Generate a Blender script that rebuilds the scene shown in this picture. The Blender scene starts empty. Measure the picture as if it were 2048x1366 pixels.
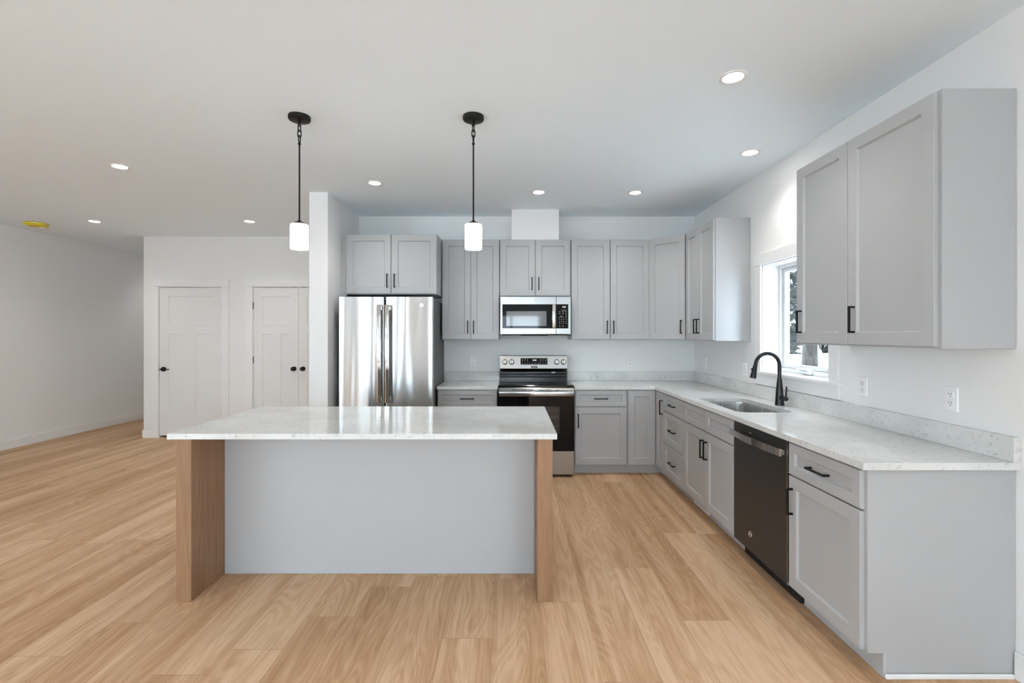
import bpy, bmesh, math, random
from mathutils import Vector, Matrix

random.seed(7)
S = bpy.context.scene
COL = S.collection
PI = math.pi

# ------------------------------------------------------------------ camera, sky, exposure
F_PX, W_PX, H_PX = 950.0, 2048.0, 1366.0
EYE = 1.41
cam_d = bpy.data.cameras.new('camera')
cam = bpy.data.objects.new('camera', cam_d)
COL.objects.link(cam)
cam.location = (0, 0, EYE)
cam.rotation_euler = (PI / 2, 0, 0)
cam_d.sensor_fit = 'HORIZONTAL'
cam_d.sensor_width = 36.0
cam_d.lens = F_PX / W_PX * 36.0
cam_d.shift_x = 1.0 / W_PX
cam_d.shift_y = -14.5 / W_PX
cam_d.clip_start = 0.05
cam_d.clip_end = 300
S.camera = cam

SKY = 3.0
world = bpy.data.worlds.new('overcast_sky')
S.world = world
world.use_nodes = True
wn = world.node_tree
wn.nodes.clear()
w_out = wn.nodes.new('ShaderNodeOutputWorld')
w_bg = wn.nodes.new('ShaderNodeBackground')
w_bg.inputs['Color'].default_value = (0.80, 0.93, 1.06, 1)
w_bg.inputs['Strength'].default_value = SKY
wn.links.new(w_bg.outputs[0], w_out.inputs[0])

S.view_settings.view_transform = 'Standard'
S.view_settings.look = 'None'
S.view_settings.gamma = 1.0
S.view_settings.use_curve_mapping = False
S.view_settings.exposure = 2.16
LAMP = 9.0         # radiance of the recessed light lenses
LAMP_W = 4.7       # power of each recessed light's downward beam
PENDANT = 2.6      # radiance of the pendant shades
try:
    S.cycles.use_denoising = True
    S.cycles.max_bounces = 14
    S.cycles.diffuse_bounces = 8
    S.cycles.glossy_bounces = 5
    S.cycles.transparent_max_bounces = 12
    S.cycles.sample_clamp_indirect = 6.0
    S.cycles.caustics_reflective = False
    S.cycles.caustics_refractive = False
except Exception:
    pass


# ------------------------------------------------------------------ dimensions (metres)
XR, YB, ZC = 2.07, 5.374, 2.742            # right wall, back wall, ceiling
XL, YREAR, YFAR = -6.18, -5.5, 9.6
YH = 6.467                                 # wall with the two closet doors
CT, CB = 0.888, 0.858                      # counter top / underside


# ------------------------------------------------------------------ materials
def new_mat(name):
    m = bpy.data.materials.new(name)
    m.use_nodes = True
    nt = m.node_tree
    b = nt.nodes.get('Principled BSDF')
    return m, nt, b


def P(name, col, rough=0.5, metal=0.0, coat=0.0, emit=None, estr=0.0, spec=None):
    m, nt, b = new_mat(name)
    b.inputs['Base Color'].default_value = (*col, 1)
    b.inputs['Roughness'].default_value = rough
    b.inputs['Metallic'].default_value = metal
    b.inputs['Coat Weight'].default_value = coat
    if spec is not None:
        b.inputs['Specular IOR Level'].default_value = spec
    if emit:
        b.inputs['Emission Color'].default_value = (*emit, 1)
        b.inputs['Emission Strength'].default_value = estr
    return m


def N(nt, typ, **kw):
    n = nt.nodes.new(typ)
    for k, v in kw.items():
        if k in n.inputs:
            n.inputs[k].default_value = v
        else:
            setattr(n, k, v)
    return n


def math_node(nt, op, a, b=None, clamp=False):
    n = nt.nodes.new('ShaderNodeMath')
    n.operation = op
    n.use_clamp = clamp
    for i, v in enumerate((a, b)):
        if v is None:
            continue
        if isinstance(v, (int, float)):
            n.inputs[i].default_value = v
        else:
            nt.links.new(v, n.inputs[i])
    return n.outputs[0]


def ramp(nt, fac, stops):
    r = nt.nodes.new('ShaderNodeValToRGB')
    e = r.color_ramp.elements
    e[0].position, e[0].color = stops[0][0], (*stops[0][1], 1)
    e[1].position, e[1].color = stops[1][0], (*stops[1][1], 1)
    for p, c in stops[2:]:
        k = e.new(p)
        k.color = (*c, 1)
    nt.links.new(fac, r.inputs[0])
    return r.outputs[0]


def paint(name, col, rough, bump=0.0, scale=220):
    m, nt, b = new_mat(name)
    b.inputs['Base Color'].default_value = (*col, 1)
    b.inputs['Roughness'].default_value = rough
    if bump:
        tc = N(nt, 'ShaderNodeTexCoord')
        no = N(nt, 'ShaderNodeTexNoise', Scale=scale, Detail=2.0)
        nt.links.new(tc.outputs['Object'], no.inputs['Vector'])
        bp = N(nt, 'ShaderNodeBump', Strength=bump, Distance=0.001)
        nt.links.new(no.outputs['Fac'], bp.inputs['Height'])
        nt.links.new(bp.outputs[0], b.inputs['Normal'])
    return m


M_WALL = paint('wall_paint_white', (0.80, 0.80, 0.795), 0.75, 0.12)
M_CEIL = paint('ceiling_paint_white', (0.84, 0.925, 0.99), 0.85, 0.12)
M_TRIM = paint('trim_paint_white', (0.82, 0.82, 0.82), 0.38)
M_DOORP = paint('door_paint_white', (0.76, 0.76, 0.755), 0.42)
M_CAB = paint('cabinet_paint_grey', (0.43, 0.435, 0.444), 0.33, 0.03, 500)
M_CABIN = paint('cabinet_underside_grey', (0.40, 0.40, 0.41), 0.5)
M_TOE = paint('toe_kick_grey', (0.47, 0.475, 0.485), 0.5)
M_VINYL = P('window_vinyl_white', (0.68, 0.685, 0.69), 0.35)
M_BLACK = P('matte_black_metal', (0.006, 0.006, 0.006), 0.45, 0.0, spec=0.25)
M_FAUCET = P('faucet_black', (0.014, 0.013, 0.013), 0.28, 0.4)
M_GLASSBLK = P('black_glass', (0.004, 0.004, 0.005), 0.04, spec=0.2)
M_COOKTOP = P('black_cooktop_glass', (0.008, 0.008, 0.009), 0.08)
M_BLKENAMEL = P('black_enamel', (0.010, 0.010, 0.011), 0.16)
M_DARK = P('dark_cavity', (0.012, 0.012, 0.012), 0.7)
M_APPSIDE = P('appliance_side_grey', (0.075, 0.075, 0.078), 0.45)
M_MWIN = P('microwave_window_grey', (0.16, 0.165, 0.17), 0.06, 0.0, 0.5)
M_OVENWIN = P('oven_window_dark', (0.022, 0.022, 0.022), 0.06)
M_RACK = P('oven_rack_wire', (0.10, 0.10, 0.10), 0.3, 0.6)
M_WPLASTIC = P('outlet_white_plastic', (0.86, 0.86, 0.855), 0.25)
M_SLOT = P('outlet_slot_dark', (0.05, 0.05, 0.05), 0.6)
M_DISPLAY = P('display_lit_digits', (0.9, 0.95, 1), 0.4, emit=(0.85, 0.95, 1.0), estr=0.35)
M_LEGEND = P('printed_legend_grey', (0.55, 0.55, 0.55), 0.4)
M_LENS = P('recessed_light_lens', (1, 1, 1), 0.4, emit=(1.0, 0.965, 0.91), estr=LAMP)
M_SHADE = P('opal_glass_shade', (0.9, 0.9, 0.9), 0.25, emit=(1.0, 0.96, 0.90), estr=PENDANT)
M_YELLOW = P('yellow_dust_cover_plastic', (0.78, 0.64, 0.02), 0.25, 0.0, 0.4)
M_REDPRINT = P('orange_red_print', (0.42, 0.12, 0.01), 0.4)
M_SNOW = P('snow', (0.86, 0.88, 0.90), 0.7)
M_NEEDLE = P('dark_conifer_needles', (0.018, 0.020, 0.015), 0.8)
M_STICKER = P('white_sticker', (0.7, 0.7, 0.7), 0.5)


def metal(name, col, rough, streak=0.25, wave=0.0, sx=260.0, wscale=(3.2, 3.2, 0.55), aniso=0.0):
    m, nt, b = new_mat(name)
    b.inputs['Metallic'].default_value = 1.0
    tc = N(nt, 'ShaderNodeTexCoord')
    mp = N(nt, 'ShaderNodeMapping')
    mp.inputs['Scale'].default_value = (sx, sx, 1.5) if streak > 0 else (1.5, sx, sx)
    nt.links.new(tc.outputs['Object'], mp.inputs['Vector'])
    no = N(nt, 'ShaderNodeTexNoise', Scale=1.0, Detail=2.0)
    nt.links.new(mp.outputs[0], no.inputs['Vector'])
    s = abs(streak)
    c = ramp(nt, no.outputs['Fac'], [(0.3, tuple(x * (1 - s * 0.4) for x in col)), (0.7, col)])
    nt.links.new(c, b.inputs['Base Color'])
    r = math_node(nt, 'MULTIPLY_ADD', no.outputs['Fac'], 0.10)
    r.node.inputs[2].default_value = rough - 0.05
    nt.links.new(r, b.inputs['Roughness'])
    if aniso:
        tg = N(nt, 'ShaderNodeTangent', direction_type='RADIAL', axis='Z')
        nt.links.new(tg.outputs[0], b.inputs['Tangent'])
        b.inputs['Anisotropic'].default_value = abs(aniso)
        b.inputs['Anisotropic Rotation'].default_value = 0.0 if aniso > 0 else 0.25
    if wave:
        mp2 = N(nt, 'ShaderNodeMapping')
        mp2.inputs['Scale'].default_value = wscale
        nt.links.new(tc.outputs['Object'], mp2.inputs['Vector'])
        n2 = N(nt, 'ShaderNodeTexNoise', Scale=1.0, Detail=1.0, Distortion=0.15)
        nt.links.new(mp2.outputs[0], n2.inputs['Vector'])
        bp = N(nt, 'ShaderNodeBump', Strength=1.0, Distance=wave)
        nt.links.new(n2.outputs['Fac'], bp.inputs['Height'])
        nt.links.new(bp.outputs[0], b.inputs['Normal'])
    return m


M_STEEL = metal('stainless_steel_fridge', (0.56, 0.56, 0.555), 0.20, 0.10, 0.012, wscale=(5.0, 1.0, 0.30), aniso=-0.95)
M_STEELH = metal('stainless_steel_brushed', (0.43, 0.425, 0.415), 0.19, -0.15)
M_CHROME = P('polished_steel_handle', (0.66, 0.655, 0.64), 0.10, 1.0)
M_DWSTEEL = P('dark_slate_steel', (0.038, 0.038, 0.039), 0.34, 0.35)
M_DWHANDLE = P('satin_steel_handle', (0.62, 0.615, 0.60), 0.24, 1.0)
M_SINK = metal('satin_steel_sink', (0.52, 0.52, 0.51), 0.26, 0.06, sx=60.0)


def wood(name, c_dark, c_mid, c_light, axis='Z'):
    m, nt, b = new_mat(name)
    tc = N(nt, 'ShaderNodeTexCoord')
    mp = N(nt, 'ShaderNodeMapping')
    mp.inputs['Scale'].default_value = (9, 9, 0.9)
    nt.links.new(tc.outputs['Object'], mp.inputs['Vector'])
    n1 = N(nt, 'ShaderNodeTexNoise', Scale=1.0, Detail=3.0, Distortion=0.6)
    nt.links.new(mp.outputs[0], n1.inputs['Vector'])
    rings = math_node(nt, 'SINE', math_node(nt, 'MULTIPLY', n1.outputs['Fac'], 60.0))
    mp2 = N(nt, 'ShaderNodeMapping')
    mp2.inputs['Scale'].default_value = (240, 240, 5)
    nt.links.new(tc.outputs['Object'], mp2.inputs['Vector'])
    n2 = N(nt, 'ShaderNodeTexNoise', Scale=1.0, Detail=4.0)
    nt.links.new(mp2.outputs[0], n2.inputs['Vector'])
    f = math_node(nt, 'ADD', math_node(nt, 'MULTIPLY', rings, 0.06), math_node(nt, 'MULTIPLY', n2.outputs['Fac'], 0.55))
    f = math_node(nt, 'ADD', f, math_node(nt, 'MULTIPLY', n1.outputs['Fac'], 0.45))
    c = ramp(nt, f, [(0.30, c_dark), (0.72, c_light), (0.5, c_mid)])
    nt.links.new(c, b.inputs['Base Color'])
    b.inputs['Roughness'].default_value = 0.48
    bp = N(nt, 'ShaderNodeBump', Strength=0.15, Distance=0.001)
    nt.links.new(n2.outputs['Fac'], bp.inputs['Height'])
    nt.links.new(bp.outputs[0], b.inputs['Normal'])
    return m


M_LEG = wood('oak_island_panel', (0.20, 0.105, 0.050), (0.275, 0.150, 0.076), (0.33, 0.188, 0.098))


def quartz(name):
    m, nt, b = new_mat(name)
    tc = N(nt, 'ShaderNodeTexCoord')
    warp = N(nt, 'ShaderNodeTexNoise', Scale=9.0, Detail=3.0)
    nt.links.new(tc.outputs['Object'], warp.inputs['Vector'])
    add = nt.nodes.new('ShaderNodeMixRGB')
    add.blend_type = 'ADD'
    add.inputs[0].default_value = 0.10
    nt.links.new(tc.outputs['Object'], add.inputs[1])
    nt.links.new(warp.outputs['Color'], add.inputs[2])
    n1 = N(nt, 'ShaderNodeTexNoise', Scale=38.0, Detail=2.0)
    nt.links.new(add.outputs[0], n1.inputs['Vector'])
    vein = math_node(nt, 'ABSOLUTE', math_node(nt, 'SUBTRACT', n1.outputs['Fac'], 0.5))
    vein = math_node(nt, 'SUBTRACT', 1.0, math_node(nt, 'MULTIPLY', vein, 30.0), clamp=True)
    msk = N(nt, 'ShaderNodeTexNoise', Scale=42.0, Detail=3.0)
    nt.links.new(tc.outputs['Object'], msk.inputs['Vector'])
    mk = math_node(nt, 'MULTIPLY', math_node(nt, 'SUBTRACT', msk.outputs['Fac'], 0.495), 6.0, clamp=True)
    f = math_node(nt, 'MULTIPLY', vein, mk)
    cl = N(nt, 'ShaderNodeTexNoise', Scale=5.0, Detail=4.0)
    nt.links.new(tc.outputs['Object'], cl.inputs['Vector'])
    base = ramp(nt, cl.outputs['Fac'], [(0.35, (0.63, 0.635, 0.62)), (0.65, (0.71, 0.712, 0.70))])
    mix = nt.nodes.new('ShaderNodeMixRGB')
    nt.links.new(f, mix.inputs[0])
    nt.links.new(base, mix.inputs[1])
    mix.inputs[2].default_value = (0.36, 0.36, 0.34, 1)
    nt.links.new(mix.outputs[0], b.inputs['Base Color'])
    b.inputs['Roughness'].default_value = 0.09
    return m


M_QUARTZ = quartz('white_quartz_grey_flecks')


def floor_mat():
    m, nt, b = new_mat('oak_plank_floor')
    uv = N(nt, 'ShaderNodeUVMap', uv_map='plank')
    sep = N(nt, 'ShaderNodeSeparateXYZ')
    nt.links.new(uv.outputs[0], sep.inputs[0])
    u, v = sep.outputs[0], sep.outputs[1]

    def attr(n):
        a = nt.nodes.new('ShaderNodeAttribute')
        a.attribute_name = n
        return a.outputs['Fac']
    tone, seed, plen = attr('tone'), attr('seed'), attr('plen')

    def vec(su, sv, ss):
        c = N(nt, 'ShaderNodeCombineXYZ')
        nt.links.new(math_node(nt, 'MULTIPLY', u, su), c.inputs[0])
        nt.links.new(math_node(nt, 'MULTIPLY', v, sv), c.inputs[1])
        nt.links.new(math_node(nt, 'MULTIPLY', seed, ss), c.inputs[2])
        return c.outputs[0]
    n1 = N(nt, 'ShaderNodeTexNoise', Scale=1.0, Detail=2.0, Distortion=0.35)
    nt.links.new(vec(6.0, 0.75, 40.0), n1.inputs['Vector'])
    rings = math_node(nt, 'SINE', math_node(nt, 'MULTIPLY', n1.outputs['Fac'], 105.0))
    n2 = N(nt, 'ShaderNodeTexNoise', Scale=1.0, Detail=4.0, Roughness=0.65)
    nt.links.new(vec(150.0, 3.5, 91.0), n2.inputs['Vector'])
    n3 = N(nt, 'ShaderNodeTexNoise', Scale=1.0, Detail=3.0)
    nt.links.new(vec(11.0, 0.55, 63.0), n3.inputs['Vector'])
    f = math_node(nt, 'MULTIPLY', rings, 0.055)
    f = math_node(nt, 'ADD', f, math_node(nt, 'MULTIPLY', n2.outputs['Fac'], 0.50))
    f = math_node(nt, 'ADD', f, math_node(nt, 'MULTIPLY', n3.outputs['Fac'], 0.75))
    f = math_node(nt, 'ADD', f, math_node(nt, 'MULTIPLY_ADD', tone, 0.20))
    f.node.inputs[1].links[0].from_node.inputs[2].default_value = 0.07
    c = ramp(nt, f, [(0.42, (0.33, 0.178, 0.083)), (1.02, (0.69, 0.475, 0.305)),
                     (0.62, (0.455, 0.272, 0.145)), (0.80, (0.56, 0.357, 0.212))])
    # thin joint lines
    e1 = math_node(nt, 'MINIMUM', u, math_node(nt, 'SUBTRACT', 0.2335, u))
    e2 = math_node(nt, 'MINIMUM', v, math_node(nt, 'SUBTRACT', plen, v))
    g1 = math_node(nt, 'LESS_THAN', e1, 0.0008)
    g2 = math_node(nt, 'LESS_THAN', e2, 0.0012)
    g = math_node(nt, 'MAXIMUM', g1, g2)
    mix = nt.nodes.new('ShaderNodeMixRGB')
    nt.links.new(math_node(nt, 'MULTIPLY', g, 0.45), mix.inputs[0])
    nt.links.new(c, mix.inputs[1])
    mix.inputs[2].default_value = (0.13, 0.07, 0.035, 1)
    nt.links.new(mix.outputs[0], b.inputs['Base Color'])
    r = math_node(nt, 'MULTIPLY_ADD', n2.outputs['Fac'], 0.2)
    r.node.inputs[2].default_value = 0.40
    nt.links.new(r, b.inputs['Roughness'])
    b.inputs['Specular IOR Level'].default_value = 0.15
    bp = N(nt, 'ShaderNodeBump', Strength=0.12, Distance=0.001)
    nt.links.new(n2.outputs['Fac'], bp.inputs['Height'])
    nt.links.new(bp.outputs[0], b.inputs['Normal'])
    return m


def pane_mat():
    m, nt, b = new_mat('window_pane_glass')
    nt.nodes.remove(b)
    out = nt.nodes['Material Output']
    tr = N(nt, 'ShaderNodeBsdfTransparent')
    tr.inputs[0].default_value = (0.93, 0.95, 0.95, 1)
    gl = N(nt, 'ShaderNodeBsdfGlossy', Roughness=0.0)
    fr = N(nt, 'ShaderNodeFresnel', IOR=1.45)
    geo = N(nt, 'ShaderNodeNewGeometry')
    mx = N(nt, 'ShaderNodeMixShader')
    nt.links.new(math_node(nt, 'MULTIPLY', fr.outputs[0], math_node(nt, 'SUBTRACT', 1.0, geo.outputs['Backfacing'])), mx.inputs[0])
    nt.links.new(tr.outputs[0], mx.inputs[1])
    nt.links.new(gl.outputs[0], mx.inputs[2])
    nt.links.new(mx.outputs[0], out.inputs[0])
    return m


M_PANE = pane_mat()


def bark_mat():
    m, nt, b = new_mat('grey_bark')
    tc = N(nt, 'ShaderNodeTexCoord')
    mp = N(nt, 'ShaderNodeMapping')
    mp.inputs['Scale'].default_value = (30, 30, 6)
    nt.links.new(tc.outputs['Object'], mp.inputs['Vector'])
    no = N(nt, 'ShaderNodeTexNoise', Scale=1.0, Detail=5.0, Roughness=0.7)
    nt.links.new(mp.outputs[0], no.inputs['Vector'])
    c = ramp(nt, no.outputs['Fac'], [(0.38, (0.008, 0.007, 0.006)), (0.64, (0.060, 0.052, 0.044))])
    nt.links.new(c, b.inputs['Base Color'])
    b.inputs['Roughness'].default_value = 0.9
    bp = N(nt, 'ShaderNodeBump', Strength=0.8, Distance=0.01)
    nt.links.new(no.outputs['Fac'], bp.inputs['Height'])
    nt.links.new(bp.outputs[0], b.inputs['Normal'])
    return m


M_BARK = bark_mat()


# ------------------------------------------------------------------ mesh helpers
def absorb(bm, tb):
    me = bpy.data.meshes.new('tmp')
    tb.to_mesh(me)
    tb.free()
    bm.from_mesh(me)
    bpy.data.meshes.remove(me)


def bx(bm, x0, x1, y0, y1, z0, z1, bev=0.0, seg=1):
    tb = bmesh.new()
    bmesh.ops.create_cube(tb, size=1.0)
    for v in tb.verts:
        v.co = Vector((x0 + (v.co.x + .5) * (x1 - x0), y0 + (v.co.y + .5) * (y1 - y0), z0 + (v.co.z + .5) * (z1 - z0)))
    if bev:
        bmesh.ops.bevel(tb, geom=tb.edges[:], offset=bev, segments=seg, affect='EDGES', profile=0.5)
    absorb(bm, tb)
    return bm


def tube(bm, pts, r, seg=12, caps=True):
    pts = [Vector(p) for p in pts]
    rs = r if isinstance(r, (list, tuple)) else [r] * len(pts)
    d0 = (pts[1] - pts[0]).normalized()
    up = Vector((0, 0, 1)) if abs(d0.z) < 0.9 else Vector((1, 0, 0))
    nrm = d0.cross(up).normalized()
    rings = []
    for i, p in enumerate(pts):
        if i == 0:
            d = d0
        elif i == len(pts) - 1:
            d = (pts[i] - pts[i - 1]).normalized()
        else:
            d = ((pts[i] - pts[i - 1]).normalized() + (pts[i + 1] - pts[i]).normalized()).normalized()
        nrm = (nrm - d * nrm.dot(d)).normalized()
        bn = d.cross(nrm)
        rings.append([bm.verts.new(p + (nrm * math.cos(2 * PI * k / seg) + bn * math.sin(2 * PI * k / seg)) * rs[i]) for k in range(seg)])
    for a, b in zip(rings, rings[1:]):
        for k in range(seg):
            bm.faces.new((a[k], a[(k + 1) % seg], b[(k + 1) % seg], b[k]))
    if caps:
        bm.faces.new(list(reversed(rings[0])))
        bm.faces.new(rings[-1])
    return bm


def ring_loop(bm, pts, r, seg=8):
    """closed tube through pts"""
    pts = [Vector(p) for p in pts]
    n = len(pts)
    c = sum(pts, Vector()) / n
    ax = (pts[0] - c).cross(pts[1] - c).normalized()
    rings = []
    for i in range(n):
        d = (pts[(i + 1) % n] - pts[i - 1]).normalized()
        o = d.cross(ax).normalized()
        rings.append([bm.verts.new(pts[i] + (o * math.cos(2 * PI * k / seg) + ax * math.sin(2 * PI * k / seg)) * r) for k in range(seg)])
    for i in range(n):
        a, b = rings[i], rings[(i + 1) % n]
        for k in range(seg):
            bm.faces.new((a[k], a[(k + 1) % seg], b[(k + 1) % seg], b[k]))
    return bm


def lathe(bm, prof, c=(0, 0, 0), seg=40, axis='Z', closed=False):
    rings = []
    for r, z in prof:
        ring = []
        for k in range(seg):
            a = 2 * PI * k / seg
            x, y = r * math.cos(a), r * math.sin(a)
            p = {'Z': (x, y, z), 'Y': (x, z, y), 'X': (z, x, y)}[axis]
            ring.append(bm.verts.new((c[0] + p[0], c[1] + p[1], c[2] + p[2])))
        rings.append(ring)
    for a, b in zip(rings, rings[1:]):
        for k in range(seg):
            bm.faces.new((a[k], a[(k + 1) % seg], b[(k + 1) % seg], b[k]))
    if closed:
        a, b = rings[-1], rings[0]
        for k in range(seg):
            bm.faces.new((a[k], a[(k + 1) % seg], b[(k + 1) % seg], b[k]))
        return bm
    if prof[0][0] > 1e-6:
        bm.faces.new(list(reversed(rings[0])))
    if prof[-1][0] > 1e-6:
        bm.faces.new(rings[-1])
    return bm


def prism(bm, poly, z0, z1):
    a = [bm.verts.new((x, y, z0)) for x, y in poly]
    b = [bm.verts.new((x, y, z1)) for x, y in poly]
    n = len(poly)
    bm.faces.new(list(reversed(a)))
    bm.faces.new(b)
    for i in range(n):
        bm.faces.new((a[i], a[(i + 1) % n], b[(i + 1) % n], b[i]))
    return bm


def panel_slab(bm, x0, x1, z0, z1, yf, yb, panels, rec=0.0115, slope=0.0075, ch=0.0016):
    """door-like slab, front at y=yf facing -y, with recessed rectangular panels"""
    cache = {}

    def V(x, y, z):
        k = (round(x, 5), round(y, 5), round(z, 5))
        if k not in cache:
            cache[k] = bm.verts.new((x, y, z))
        return cache[k]

    def Q(*p):
        try:
            bm.faces.new([V(*q) for q in p])
        except ValueError:
            pass
    a0, a1, b0, b1 = x0 + ch, x1 - ch, z0 + ch, z1 - ch
    xs = sorted({round(v, 5) for v in [a0, a1] + [p[0] for p in panels] + [p[1] for p in panels]})
    zs = sorted({round(v, 5) for v in [b0, b1] + [p[2] for p in panels] + [p[3] for p in panels]})
    for i in range(len(xs) - 1):
        for j in range(len(zs) - 1):
            cx, cz = (xs[i] + xs[i + 1]) / 2, (zs[j] + zs[j + 1]) / 2
            if any(p[0] < cx < p[1] and p[2] < cz < p[3] for p in panels):
                continue
            Q((xs[i], yf, zs[j]), (xs[i + 1], yf, zs[j]), (xs[i + 1], yf, zs[j + 1]), (xs[i], yf, zs[j + 1]))
    for (p0, p1, q0, q1) in panels:
        s, y = slope, yf + rec
        Q((p0, yf, q0), (p1, yf, q0), (p1 - s, y, q0 + s), (p0 + s, y, q0 + s))
        Q((p1, yf, q0), (p1, yf, q1), (p1 - s, y, q1 - s), (p1 - s, y, q0 + s))
        Q((p1, yf, q1), (p0, yf, q1), (p0 + s, y, q1 - s), (p1 - s, y, q1 - s))
        Q((p0, yf, q1), (p0, yf, q0), (p0 + s, y, q0 + s), (p0 + s, y, q1 - s))
        Q((p0 + s, y, q0 + s), (p1 - s, y, q0 + s), (p1 - s, y, q1 - s), (p0 + s, y, q1 - s))
    yc = yf + ch
    Q((x0, yc, z0), (x1, yc, z0), (a1, yf, b0), (a0, yf, b0))
    Q((x1, yc, z0), (x1, yc, z1), (a1, yf, b1), (a1, yf, b0))
    Q((x1, yc, z1), (x0, yc, z1), (a0, yf, b1), (a1, yf, b1))
    Q((x0, yc, z1), (x0, yc, z0), (a0, yf, b0), (a0, yf, b1))
    Q((x0, yc, z0), (x0, yb, z0), (x1, yb, z0), (x1, yc, z0))
    Q((x1, yc, z0), (x1, yb, z0), (x1, yb, z1), (x1, yc, z1))
    Q((x1, yc, z1), (x1, yb, z1), (x0, yb, z1), (x0, yc, z1))
    Q((x0, yc, z1), (x0, yb, z1), (x0, yb, z0), (x0, yc, z0))
    Q((x0, yb, z0), (x0, yb, z1), (x1, yb, z1), (x1, yb, z0))
    return bm


def obj(name, bm, m, parent=None, smooth=False, label=None):
    me = bpy.data.meshes.new(name)
    bmesh.ops.recalc_face_normals(bm, faces=bm.faces[:])
    bm.to_mesh(me)
    bm.free()
    if smooth:
        for p in me.polygons:
            p.use_smooth = True
        me.set_sharp_from_angle(angle=math.radians(38))
    me.materials.append(m)
    o = bpy.data.objects.new(name, me)
    COL.objects.link(o)
    if parent:
        o.parent = parent
    if label:
        o['label'] = label
    return o


def box_obj(name, b, m, parent=None, bev=0.0, label=None):
    return obj(name, bx(bmesh.new(), *b, bev), m, parent, label=label)


def tag(o, label, cat, group=None, kind=None):
    o['label'] = label
    o['category'] = cat
    if group:
        o['group'] = group
    if kind:
        o['kind'] = kind
    return o


def thing(name, label, cat, loc=(0, 0, 0), rz=0.0, group=None, kind=None):
    o = bpy.data.objects.new(name, None)
    COL.objects.link(o)
    o.empty_display_size = 0.1
    o.location = loc
    o.rotation_euler = (0, 0, rz)
    return tag(o, label, cat, group, kind)


def dup(root, loc, rz, label, group=None):
    def cp(o, par):
        c = o.copy()
        COL.objects.link(c)
        if par:
            c.parent = par
        for ch in list(o.children):
            cp(ch, c)
        return c
    r = cp(root, None)
    r.location = loc
    r.rotation_euler = (0, 0, rz)
    r['label'] = label
    if group:
        r['group'] = group
    return r


def text_part(name, s, size, m, parent, mat):
    cu = bpy.data.curves.new('t', 'FONT')
    cu.body = s
    cu.size = size
    cu.align_x = 'CENTER'
    cu.align_y = 'CENTER'
    cu.extrude = 0.0002
    o = bpy.data.objects.new('t', cu)
    COL.objects.link(o)
    dg = bpy.context.evaluated_depsgraph_get()
    me = bpy.data.meshes.new_from_object(o.evaluated_get(dg))
    bpy.data.objects.remove(o)
    bpy.data.curves.remove(cu)
    me.transform(mat)
    me.materials.clear()
    me.materials.append(m)
    me.name = name
    r = bpy.data.objects.new(name, me)
    COL.objects.link(r)
    r.parent = parent
    return r


FACE_Y = Matrix.Rotation(PI / 2, 4, 'X')          # text facing -y


# ------------------------------------------------------------------ room shell
def struct(name, bm, m, label, cat, smooth=False):
    return tag(obj(name, bm, m, None, smooth), label, cat, kind='structure')


def make_floor():
    WD, LEN = 0.2335, 2.19
    known = {-4: 2.369, -1: 2.202, 1: 2.504, 3: 2.865, 4: 2.341, 5: 3.37, 2: 4.115, -6: 1.966, -9: 2.08, -11: 3.265,
             -16: 4.108, -19: 4.458, -17: 4.97}
    tones = {(5, -1): 1.0, (4, -1): 1.25, (4, 1): 0.9, (-4, -1): 0.05, (-4, 0): 0.4, (-1, -1): 0.6, (-1, 0): 0.45, (-3, 0): 0.1,
             (1, -1): 0.75, (1, 0): 0.7, (3, 0): 0.35, (5, 0): 0.15, (4, 0): 0.2, (2, 0): 0.35, (2, -1): 0.45, (-11, 0): 1.0,
             (-5, 0): 1.0, (0, 0): 0.4, (-2, 0): 0.25}
    x_or = -0.088
    bm = bmesh.new()
    uvl = bm.loops.layers.uv.new('plank')
    lt = bm.faces.layers.float.new('tone')
    ls = bm.faces.layers.float.new('seed')
    ll = bm.faces.layers.float.new('plen')
    k0 = math.floor((XL - x_or) / WD)
    k1 = math.ceil((XR - x_or) / WD)
    rnd = random.Random(21)
    for k in range(k0, k1):
        xa, xb = x_or + k * WD, x_or + (k + 1) * WD
        ye = known.get(k, rnd.uniform(0, LEN))
        i = math.floor((YREAR - ye) / LEN)
        while ye + i * LEN < YFAR:
            ya, yb = ye + i * LEN, ye + (i + 1) * LEN
            ca, cb = max(xa, XL), min(xb, XR)
            da, db = max(ya, YREAR), min(yb, YFAR)
            t = rnd.random()
            t = tones.get((k, i), t)
            sd = rnd.random()
            if cb > ca and db > da:
                f = bm.faces.new([bm.verts.new(p) for p in ((ca, da, 0), (cb, da, 0), (cb, db, 0), (ca, db, 0))])
                for lp in f.loops:
                    lp[uvl].uv = (lp.vert.co.x - xa, lp.vert.co.y - ya)
                f[lt], f[ls], f[ll] = t, sd, LEN
            i += 1
    return struct('floor', bm, floor_mat(), 'wide light oak plank floor running toward the range', 'floor')


make_floor()
struct('ceiling', bx(bmesh.new(), XL - .15, XR + .2, YREAR - .15, YFAR + .15, ZC, ZC + .12), M_CEIL, 'flat white ceiling with recessed lights', 'ceiling')

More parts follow.
